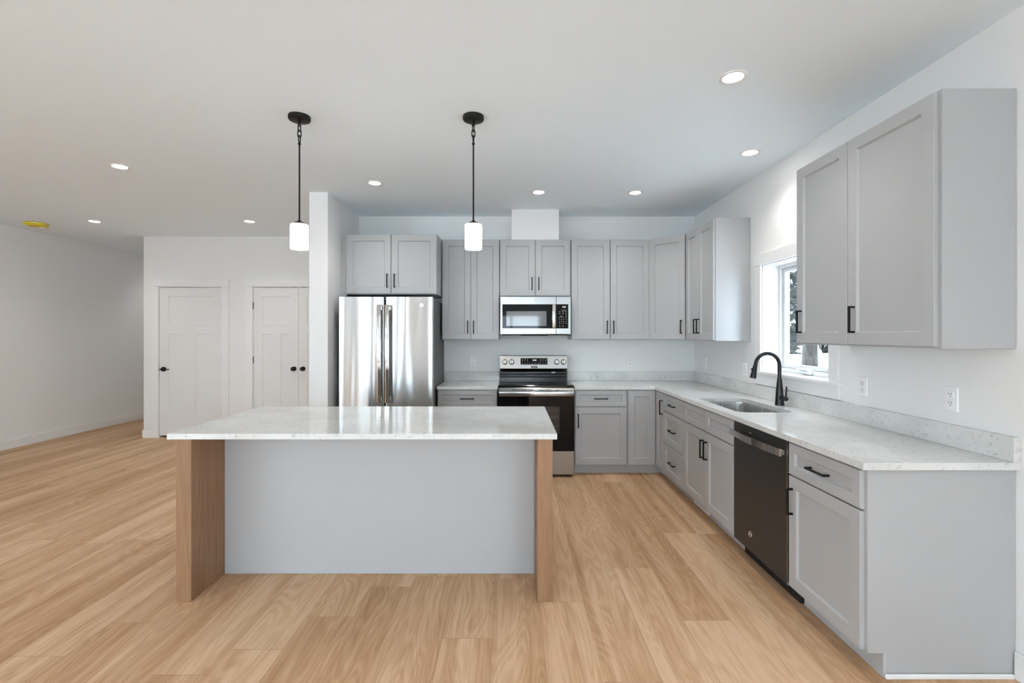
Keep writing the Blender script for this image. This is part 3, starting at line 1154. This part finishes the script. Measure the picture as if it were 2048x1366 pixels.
# ------------------------------------------------------------------ microwave
mw = thing('microwave_oven', 'stainless over-the-range microwave with black glass front', 'microwave', (-.119, 4.97, 1.410))
MW, MH = .7395, .394
s_m = 950 / 4.97


def mx(px):
    return (px - 1000.3) / s_m


def mz(py):
    return (668.4 - py) / s_m


box_obj('case', (.004, MW - .004, .034, .398, .004, MH), M_APPSIDE, mw, .002)
SEAM = mx(1112.5)
dr = box_obj('door', (0, SEAM - .001, 0, .033, 0, MH), M_STEELH, mw, .003)
pn = box_obj('control_panel', (SEAM + .001, MW, 0, .033, 0, MH), M_STEELH, mw, .003)
box_obj('door_glass', (mx(1004.6), SEAM - .002, -.0022, .002, mz(656.8), mz(608.4)), M_GLASSBLK, dr, .0008)
bm = bx(bmesh.new(), mx(1012.7), mx(1093.0), -.0030, -.0010, mz(652.0), mz(622.3), .0006)
obj('window', bm, M_MWIN, dr)
bm = bmesh.new()
bx(bm, mx(1104.2), mx(1110.8), -.040, -.026, mz(655.8), mz(609.2), .004, 2)
for z in (mz(654.5), mz(614.5)):
    bx(bm, mx(1105.3), mx(1109.7), -.027, -.0020, z, z + .020, .002)
obj('handle', bm, M_CHROME, dr, True)
badge(mw, (mx(1071), 0, mz(601)), .0155)
kp = box_obj('keypad', (SEAM + .0015, mx(1136.7), -.0022, .002, mz(656.8), mz(608.4)), M_GLASSBLK, mw, .0008)
text_part('clock_display', '2:10', .020, M_DISPLAY, kp, Matrix.Translation((mx(1128), -.0026, mz(613.8))) @ FACE_Y)
bm = bmesh.new()
for row, (py, xsn) in enumerate([(620.6, (1124, 1128, 1131)), (623.5, (1119.5, 1126, 1132)), (627.3, (1119.5, 1126, 1132)), (631.5, (1132,)), (632.7, (1121, 1124.5)),
                                 (635.4, (1118.6, 1122.8, 1127.2, 1132.3)), (639, (1118.6, 1122.8, 1127.2, 1132.3)), (642.8, (1118.6, 1122.8, 1127.2, 1132.3)),
                                 (646.5, (1118.6, 1122.8, 1127.2, 1132.3)), (652, (1119.5, 1126))]):
    for px in xsn:
        w = 1.0 if py not in (635.4, 639, 642.8, 646.5) else .55
        box_obj('key', (mx(px - w), mx(px + w), -.0026, -.0020, mz(py + .45), mz(py - .45)), M_LEGEND, kp)
bm = bmesh.new()
bx(bm, .02, MW - .02, .03, .36, -.012, .0035, .002)
bx(bm, .22, .50, .02, .10, -.016, -.011, .001)
obj('vent_underside', bm, M_DARK, mw)

# ------------------------------------------------------------------ range
RX0, RX1, RY = -.131, .619, 4.67
RW = RX1 - RX0
rg = thing('electric_range', 'stainless and black electric range under the microwave', 'range', (RX0, RY, 0))
box_obj('body', (.003, RW - .003, .055, .690, .02, .880), M_APPSIDE, rg, .002)
for a in (.05, RW - .05):
    for b in (.12, .62):
        obj('foot', lathe(bmesh.new(), [(.018, .0003), (.018, .0195)], (a, b, 0), 16), M_DARK, rg)
box_obj('cooktop', (0, RW, .022, .640, .8805, .906), M_COOKTOP, rg, .006)
# front vent trim
vt = box_obj('vent_trim', (.002, RW - .002, .018, .0545, .846, .880), M_STEELH, rg, .002)
for px0, px1 in ((1025, 1033), (1043, 1054), (1056, 1067), (1077.5, 1088.5), (1090.5, 1101.5), (1112, 1119)):
    box_obj('vent_slot', ((px0 - 996.8) / 203.4, (px1 - 996.8) / 203.4, .0172, .0185, .857, .8615), M_DARK, vt)
od = obj('oven_door', bx(bmesh.new(), .002, RW - .002, 0.006, .050, .262, .843, .003), M_GLASSBLK, rg)
hd = bmesh.new()
bx(hd, .006, RW - .006, -.040, -.020, .803, .853, .007, 3)
for a in (.035, RW - .075):
    bx(hd, a, a + .04, -.021, .0065, .808, .838, .003)
obj('handle', hd, M_STEELH, od, True)
ow = obj('oven_window', bx(bmesh.new(), .145, RW - .145, .0045, .0075, .430, .700, .0008), M_OVENWIN, od)
bm = bmesh.new()
for z in (.50, .58, .60, .66):
    bx(bm, .16, RW - .16, .0038, .0046, z, z + .004)
obj('rack', bm, M_RACK, od)
wdw = obj('storage_drawer', bx(bmesh.new(), .002, RW - .002, .006, .050, .026, .258, .004), M_STEELH, rg)
# backguard
s_b = 950 / 5.25


def rz_(py, s=s_b):
    return EYE - (py - 668.5) / s


def rx_(px, s=s_b):
    return (px - 1023) / s - RX0


bm = bmesh.new()
prof = [(.594, .999), (.570, 1.032), (.592, 1.168), (.600, 1.173), (.655, 1.173), (.655, .94), (.640, .94)]
for x0_, x1_ in ((.004, RW - .004),):
    a = [bm.verts.new((x0_, p, q)) for p, q in prof]
    b = [bm.verts.new((x1_, p, q)) for p, q in prof]
    bm.faces.new(a)
    bm.faces.new(list(reversed(b)))
    for i in range(len(prof)):
        j = (i + 1) % len(prof)
        bm.faces.new((a[i], a[j], b[j], b[i]))
bg = obj('backguard', bm, M_STEELH, rg)
bm = bmesh.new()
bx(bm, .008, RW - .008, .600, .650, .9065, .997)
tube(bm, [(.008, .601, .968), (RW - .008, .601, .968)], .011, 12)
tube(bm, [(.008, .601, .938), (RW - .008, .601, .938)], .009, 12)
obj('rear_trim', bm, M_BLKENAMEL, rg, True)
tilt = math.atan2(.022, .133)


def on_guard(z):
    return .570 + (z - 1.035) * .022 / .133


RG = Matrix.Rotation(-tilt, 4, 'X')


def guard_box(name, px0, px1, py0, py1, m, parent, d=.003, bev=.0008):
    zc = (rz_(py0) + rz_(py1)) / 2
    h = (rz_(py0) - rz_(py1)) / 2
    bm = bx(bmesh.new(), rx_(px0), rx_(px1), -d, .001, -h, h, bev)
    bm.transform(Matrix.Translation((0, on_guard(zc), zc)) @ RG)
    return obj(name, bm, m, parent)


dsp_bez = guard_box('display_bezel', 1040.2, 1096, 715.4, 730.3, M_CHROME, rg, .002)
dsp = guard_box('display', 1041, 1095.2, 716.2, 729.5, M_GLASSBLK, rg, .0035)
zc = rz_(720.5)
text_part('clock_digits', '2:10', .024, M_DISPLAY, dsp, Matrix.Translation((rx_(1069), on_guard(zc) - .0042, zc)) @ RG @ FACE_Y)
keys = [(px, py, 1.0) for py in (719, 721.8, 726.5) for px in (1045, 1050, 1055, 1081, 1086, 1091)]
for px, py, w in keys + [(px, 727.2, 1.1) for px in (1059.5, 1065, 1071, 1077)]:
    zc = rz_(py)
    tb = bx(bmesh.new(), rx_(px - w), rx_(px + w), -.0042, -.0034, -.0018, .0018)
    tb.transform(Matrix.Translation((0, on_guard(zc), zc)) @ RG)
    obj('key', tb, M_LEGEND, dsp)
nm = guard_box('nameplate', 1062, 1074.7, 732, 736, M_GLASSBLK, rg, .0025, .0004)
bm = bmesh.new()
for i in range(7):
    zc = rz_(734)
    tb = bx(bmesh.new(), rx_(1063.6 + i * 1.42), rx_(1064.5 + i * 1.42), -.003, -.0024, -.005, .005)
    tb.transform(Matrix.Translation((0, on_guard(zc), zc)) @ RG)
    absorb(bm, tb)
obj('nameplate_marks', bm, M_LEGEND, nm)
for px in (1009.7, 1023.3, 1113.5, 1126.8):
    zc = rz_(724.3)
    Mk = Matrix.Translation((rx_(px), on_guard(zc), zc)) @ RG
    bm = lathe(bmesh.new(), [(.0285, .0), (.0285, -.006), (.024, -.007)], (0, 0, 0), 28, 'Y')
    bx(bm, -.003, .003, -.008, -.0005, .024, .036)
    bm.transform(Mk)
    kb = obj('knob', bm, M_BLACK, rg, True)
    bm = lathe(bmesh.new(), [(.0235, -.0071), (.0225, -.024), (.020, -.027), (0, -.027)], (0, 0, 0), 28, 'Y')
    bx(bm, -.0045, .0045, -.034, -.026, -.021, .021, .0015)
    bm.transform(Mk)
    kc = obj('knob_grip', bm, M_CHROME, kb, True)
    bm = bx(bmesh.new(), -.0012, .0012, -.0346, -.0335, -.018, .018)
    bm.transform(Mk)
    obj('pointer', bm, M_BLACK, kb)
box_obj('sticker', (rx_(1103.5), rx_(1111), .5975, .5995, .981, .990), M_STICKER, rg, label='small white sticker')

# ------------------------------------------------------------------ dishwasher
dw = thing('dishwasher', 'dark stainless dishwasher between sink base and end cabinet', 'dishwasher', (1.442, 3.081, 0), -PI / 2)
DWW = .600
box_obj('tub', (.004, DWW - .004, .030, .600, .095, .852), M_APPSIDE, dw, .002)
box_obj('door', (.002, DWW - .006, 0, .0295, .097, .850), M_DWSTEEL, dw, .003)
dwd = dw.children[-1]
dwd['label'] = 'dark steel door'
box_obj('door_edge', (DWW - .0056, DWW - .0026, .001, .029, .097, .850), M_CHROME, dw)
box_obj('kick_plate', (.004, DWW - .004, .070, .085, .001, .094), M_DARK, dw)
bm = bmesh.new()
n = 16
hpts = []
for i in range(n + 1):
    t = i / n
    hpts.append((.012 + t * (DWW - .030), -.034 - .020 * math.sin(PI * t)))
hz0, hz1 = .768, .806
for (xa, ya), (xb, yb) in zip(hpts, hpts[1:]):
    f = [(xa, ya), (xb, yb), (xb, yb + .012), (xa, ya + .012)]
    prism(bm, f, hz0, hz1)
bmesh.ops.remove_doubles(bm, verts=bm.verts[:], dist=1e-5)
for xx in (.016, DWW - .052):
    bx(bm, xx, xx + .034, -.026, -.0005, hz0 + .004, hz1 - .004, .003)
obj('handle', bm, M_DWHANDLE, dwd, True)
bm = bmesh.new()
badge(dw, (.215, 0, .205), .018)
box_obj('indicator', (.20, .225, -.0006, .0, .812, .816), M_LEGEND, dwd)

# ------------------------------------------------------------------ island
il = thing('kitchen_island', 'long kitchen island with grey front panel and oak end panels', 'kitchen island', (-.785, 2.503, 0))
ox = .785
box_obj('front_panel', (-1.686 + ox, .136 + ox, .289, .301, .002, CB - .001), M_CAB, il, .0008)
box_obj('cabinet_body', (-1.686 + ox, .136 + ox, .3015, .880, .002, CB - .001), M_CAB, il, .0008)
for a, b in ((-1.768, -1.6875), (.1375, .217)):
    box_obj('end_panel', (a + ox, b + ox, 0, .900, .0003, CB - .0005), M_LEG, il, .0012)
bm = bmesh.new()
rect_x = [(-1.68, -1.08), (-1.07, -.47), (-.46, .13)]
for a, b in rect_x:
    tb = bmesh.new()
    panel_slab(tb, -(b + ox), -(a + ox), DOZ0, DRZ1, -.020, -.0008, [(-(b + ox) + .061, -(a + ox) - .061, DOZ0 + .061, DRZ1 - .061)])
    tb.transform(Matrix.Translation((0, .880, 0)) @ Matrix.Rotation(PI, 4, 'Z'))
    d = obj('door', tb, M_CAB, il)
    hp = pull(d, (-(b + ox) + .03, -.020, .72), True)
    hp.data.transform(Matrix.Translation((0, .880, 0)) @ Matrix.Rotation(PI, 4, 'Z'))
tag(box_obj('island_countertop', (-1.808, .2395, 2.490, 3.437, CB, CT), M_QUARTZ, None, .0015, None), 'white quartz slab on top of the kitchen island', 'countertop')


# ------------------------------------------------------------------ pendants
def pendant(x, y, label):
    r = thing('pendant_light', label, 'pendant light', (x, y, ZC), 0, 'pendant lights over the island')
    bm = lathe(bmesh.new(), [(0.0, -.0262), (.056, -.0262), (.062, -.023), (.0645, -.018), (.0645, -.0003)], (0, 0, 0), 44)
    cn = obj('canopy', bm, M_BLACK, r, True)
    bm = lathe(bmesh.new(), [(.012, -.026), (.012, -.034), (.006, -.037), (.006, -.046), (0, -.046)], (0, 0, 0), 16)
    ring_loop(bm, [(.008 * math.cos(2 * PI * k / 16), 0, -.052 + .008 * math.sin(2 * PI * k / 16)) for k in range(16)], .0030)
    obj('hang_loop', bm, M_BLACK, cn, True)

    def link(zc, h, w, rot):
        bm = bmesh.new()
        pts = []
        for k in range(24):
            a = 2 * PI * k / 24
            u = w * math.cos(a)
            vz = (h - w) * (1 if math.sin(a) > 0 else -1) * (1 if abs(math.sin(a)) > 1e-6 else 0) + w * math.sin(a)
            pts.append((u * math.cos(rot), u * math.sin(rot), zc + vz))
        ring_loop(bm, pts, .0034)
        obj('chain_link', bm, M_BLACK, r, True)
    link(-.073, .021, .0095, 1.15)
    link(-.105, .022, .0095, .25)
    link(-.136, .020, .0080, 1.3)
    bm = lathe(bmesh.new(), [(0, -.152), (.004, -.152), (.0055, -.158), (.009, -.166), (.009, -.172), (.0055, -.174), (.0048, -.180), (.0048, -.640), (0, -.640)], (0, 0, 0), 18)
    obj('stem', bm, M_BLACK, r, True)
    bm = lathe(bmesh.new(), [(0, -.638), (.010, -.638), (.014, -.645), (.030, -.650), (.034, -.656), (.034, -.660), (0, -.660)], (0, 0, 0), 32)
    obj('shade_holder', bm, M_BLACK, r, True)
    bm = lathe(bmesh.new(), [(.033, -.6605), (.046, -.6610), (.0505, -.664), (.0518, -.672), (.0518, -.806), (.0505, -.812), (.047, -.812), (.047, -.672), (.033, -.668)], (0, 0, 0), 44, closed=True)
    obj('lamp_shade', bm, M_SHADE, r, True)
    bm = lathe(bmesh.new(), [(0, -.6605), (.014, -.6605), (.014, -.700), (.022, -.730), (.022, -.750), (.012, -.768), (0, -.772)], (0, 0, 0), 20)
    obj('bulb', bm, M_SHADE, r, True)
    return r


pendant(-1.297, 2.905, 'black rod pendant with white glass shade, the one near the wing wall')
pendant(-.233, 2.905, 'black rod pendant with white glass shade, the one toward the range')

# ------------------------------------------------------------------ recessed lights
def recessed(x, y, label, group):
    r = thing('recessed_light', label, 'ceiling light', (x, y, ZC), 0, group)
    bm = lathe(bmesh.new(), [(.050, -.0045), (.058, -.0065), (.068, -.0040), (.0695, -.0003), (.050, -.0003)], (0, 0, 0), 44, closed=True)
    obj('trim_ring', bm, M_TRIM, r, True)
    bm = lathe(bmesh.new(), [(0, -.0040), (.0498, -.0040), (.0498, -.0005)], (0, 0, 0), 40)
    obj('lens', bm, M_LENS, r, True)
    if 'beam' not in bpy.data.lights:
        l = bpy.data.lights.new('beam', 'SPOT')
        l.energy, l.color = LAMP_W, (1.0, 0.965, 0.91)
        l.spot_size, l.spot_blend, l.shadow_soft_size = math.radians(134), 1.0, .045
    b = bpy.data.objects.new('beam', bpy.data.lights['beam'])
    COL.objects.link(b)
    b.parent = r
    b.location = (0, 0, -.055)
    return r


G = 'recessed ceiling lights'
R0 = recessed(1.147, 2.459, 'large bright recessed light, nearest the big wall cabinet', G)
for x, y, lb in ((1.748, 3.481, 'recessed ceiling light just in front of the sink window'),
                 (1.163, 4.463, 'recessed ceiling light before the wide two-door wall cabinet'),
                 (.255, 4.448, 'recessed ceiling light before the boxed duct chase'),
                 (-1.202, 4.176, 'recessed ceiling light in front of the fridge cabinet'),
                 (-3.106, 3.766, 'recessed ceiling light over the open floor left of the island'),
                 (-4.915, 5.599, 'recessed ceiling light next to the yellow covered alarm'),
                 (-3.088, 5.599, 'recessed ceiling light in front of the double closet doors')):
    dup(R0, (x, y, ZC), 0, lb, G)
dup(R0, (-5.58, 8.3, ZC), 0, 'recessed ceiling light in the hallway around the corner', 'hallway recessed light')
for x, y in ((-4.6, 1.2), (-4.6, -1.6), (-2.2, -1.6), (.3, -1.6), (-4.6, -4.0), (-2.2, -4.0), (.3, -4.0), (1.2, .4)):  # unseen lights added as fill behind the camera
    dup(R0, (x, y, ZC), 0, 'unseen recessed ceiling light added as fill behind the viewpoint', 'added fill lights over the living area')

# smoke alarm with dust cover
sa = thing('smoke_alarm', 'round ceiling smoke alarm under a yellow plastic dust cover', 'smoke alarm', (-5.70, 5.70, ZC))
obj('alarm_base', lathe(bmesh.new(), [(0, -.030), (.060, -.030), (.070, -.022), (.072, -.0004)], (0, 0, 0), 36), M_WPLASTIC, sa, True)
dc = obj('dust_cover', lathe(bmesh.new(), [(0, -.047), (.080, -.046), (.098, -.041), (.107, -.030), (.110, -.008), (.110, -.004), (.0735, -.004), (.0735, -.0305), (0, -.0306)], (0, 0, 0), 44), M_YELLOW, sa, True)
bm = bmesh.new()
for i in range(3):
    bx(bm, .005 + i * .006, .07 - i * .006, -.075 + i * .022, -.062 + i * .022, -.0482, -.0462)
obj('printed_warning', bm, M_REDPRINT, dc)

# ------------------------------------------------------------------ outlets
def outlet(loc, rz, label):
    r = thing('wall_outlet', label, 'outlet', loc, rz)
    box_obj('cover_plate', (-.0355, .0355, -.0085, -.0003, -.0585, .0585), M_WPLASTIC, r, .0035)
    for zc in (.0205, -.0205):
        bm = bmesh.new()
        bx(bm, -.0165, .0165, -.0102, -.008, zc - .0145, zc + .0145, .003, 2)
        q = obj('receptacle', bm, M_WPLASTIC, r)
        bm = bmesh.new()
        bx(bm, -.0078, -.0052, -.0106, -.0100, zc - .001, zc + .0085)
        bx(bm, .0052, .0078, -.0106, -.0100, zc - .001, zc + .0085)
        lathe(bm, [(0, -.0106), (.0026, -.0106), (.0026, -.0100)], (0, 0, zc - .0075), 12, 'Y')
        obj('socket_slots', bm, M_SLOT, q)
    return r


O0 = outlet((to_x(945.7, 176.8), YB, 1.100), 0, 'white duplex outlet on the back wall left of the range')
dup(O0, (to_x(1259.7, 176.8), YB, 1.097), 0, 'white duplex outlet on the back wall between range and corner')
dup(O0, (XR, 5.06, 1.104), -PI / 2, 'white outlet on the window wall, closest to the corner')
dup(O0, (XR, 4.203, 1.105), -PI / 2, 'white outlet on the window wall, just left of the faucet')
dup(O0, (XR, 2.790, 1.101), -PI / 2, 'white duplex outlet beside the window casing')
dup(O0, (XR, 2.230, 1.106), -PI / 2, 'white duplex outlet below the largest wall cabinet')

# ------------------------------------------------------------------ outdoors
def gz(x, y):
    h = -.35
    if x > 3.2:
        h += min(x - 3.2, 3.1) * .42 + max(0, x - 6.3) * .04
    return h + .05 * math.sin(x * 1.3 + y * .7) * (1 if x > 3 else 0)


bm = bmesh.new()
gx = [-60, -30, -12, -6.5, -3, 0, 2.3] + [2.8 + .6 * i for i in range(22)] + [18, 24, 40, 70]
gy = [-60, -35, -20, -12, -6, -3] + [-1 + .7 * i for i in range(34)] + [25, 32, 45, 70]
grid = [[bm.verts.new((x, y, gz(x, y))) for y in gy] for x in gx]
for i in range(len(gx) - 1):
    for j in range(len(gy) - 1):
        bm.faces.new((grid[i][j], grid[i + 1][j], grid[i + 1][j + 1], grid[i][j + 1]))
struct('ground', bm, M_SNOW, 'snow covered ground outside the window', 'ground', True)


def tree_trunk(x, y, rad, label, lean=0.0, sd=1):
    rn = random.Random(sd)
    r = thing('bare_tree', label, 'tree', (x, y, gz(x, y) - .05))
    pts, rs = [], []
    for i in range(14):
        z = i * .6
        pts.append((lean * z + rn.uniform(-.02, .02), rn.uniform(-.02, .02), z))
        rs.append(rad * (1.35 if i == 0 else 1.08 - .04 * i))
    obj('trunk', tube(bmesh.new(), pts, rs, 16), M_BARK, r, True)
    bm = bmesh.new()
    lathe(bm, [(rad * 2.6, .05), (rad * 2.2, .10), (rad * 1.5, .20), (rad * 1.15, .32)], (-.03, 0, 0), 14)
    obj('snow_collar', bm, M_SNOW, r, True)
    bm = bmesh.new()
    for i in range(10):
        a, z = rn.uniform(0, 6.28), rn.uniform(1.6, 6.5)
        L = rn.uniform(.5, 1.3)
        p0 = Vector((lean * z, 0, z))
        p1 = p0 + Vector((math.cos(a) * L * .6, math.sin(a) * L * .6, rn.uniform(-.1, .3)))
        p2 = p0 + Vector((math.cos(a) * L, math.sin(a) * L, rn.uniform(-.2, .4)))
        tube(bm, [p0, p1, p2], [.022, .013, .005], 6)
    obj('branches', bm, M_BARK, r)
    return r


tree_trunk(5.22, 8.3, .115, 'grey tree trunk standing in snow just outside the window', .0, 3)
tree_trunk(6.46, 10.0, .042, 'thinner grey trunk half hidden behind the big tree outside', .01, 4)


def conifer(x, y, h, rad, label, sd):
    rn = random.Random(sd)
    r = thing('conifer_tree', label, 'tree', (x, y, gz(x, y) - .05), 0, 'dark conifers beyond the snow')
    obj('trunk', tube(bmesh.new(), [(0, 0, 0), (0, 0, h * .5), (0, 0, h)], [.13, .09, .02], 10), M_BARK, r, True)
    fb, sb = bmesh.new(), bmesh.new()
    for i in range(1500):
        t = rn.random() ** 1.15
        z = .15 + t * (h - .2)
        rr = rad * (1 - t * .60) * math.sqrt(rn.uniform(.15, 1))
        a = rn.uniform(0, 2 * PI)
        c = Vector((rr * math.cos(a), rr * math.sin(a), z - rr * .25))
        L, w = rn.uniform(.12, .21), rn.uniform(.05, .10)
        d = Vector((math.cos(a), math.sin(a), rn.uniform(-.7, .1))).normalized() * L
        s = Vector((-math.sin(a), math.cos(a), rn.uniform(-.4, .4))).normalized() * w
        up = Vector((0, 0, .02))
        tgt = sb if rn.random() < .13 else fb
        k = .40 if tgt is sb else 1.0
        vs = [tgt.verts.new(c + q) for q in (-d * .4 * k, s * k, d * k, -s * k)]
        tgt.faces.new(vs)
        vs2 = [tgt.verts.new(c + q) for q in (-d * .4 * k + up, up * 3 + s * .2, d * k, -up * 2 - s * .2)]
        tgt.faces.new(vs2)
    obj('foliage', fb, M_NEEDLE, r)
    obj('snow_cover', sb, M_SNOW, r)
    return r


rows = [(11.6, (6.3, 8.05, 9.8)), (13.4, (7.1, 8.85, 10.6)), (15.2, (7.9, 9.65, 11.4)), (17.0, (9.1, 10.85, 12.6)), (18.8, (10.0, 11.75, 13.5))]
for i, (d, xs_) in enumerate(rows):
    for j, x in enumerate(xs_):
        conifer(x, d, 6.0 + i * .5 + (j * 7 % 3) * .3, .64, 'dark snow-flecked conifer seen through the kitchen window', 50 + i * 5 + j)
for k, (x, y) in enumerate([(6.2, 6.0), (7.9, 5.2), (6.4, 3.9), (8.3, 2.6), (6.6, 1.6), (8.4, .2), (6.5, -.9), (4.6, 2.2)]):  # out-of-view conifers added to cut the daylight entering by the sink
    conifer(x, y, 7.0 + (k % 3) * .4, .70, 'unseen dark conifer added to shade the sink window', 150 + k)
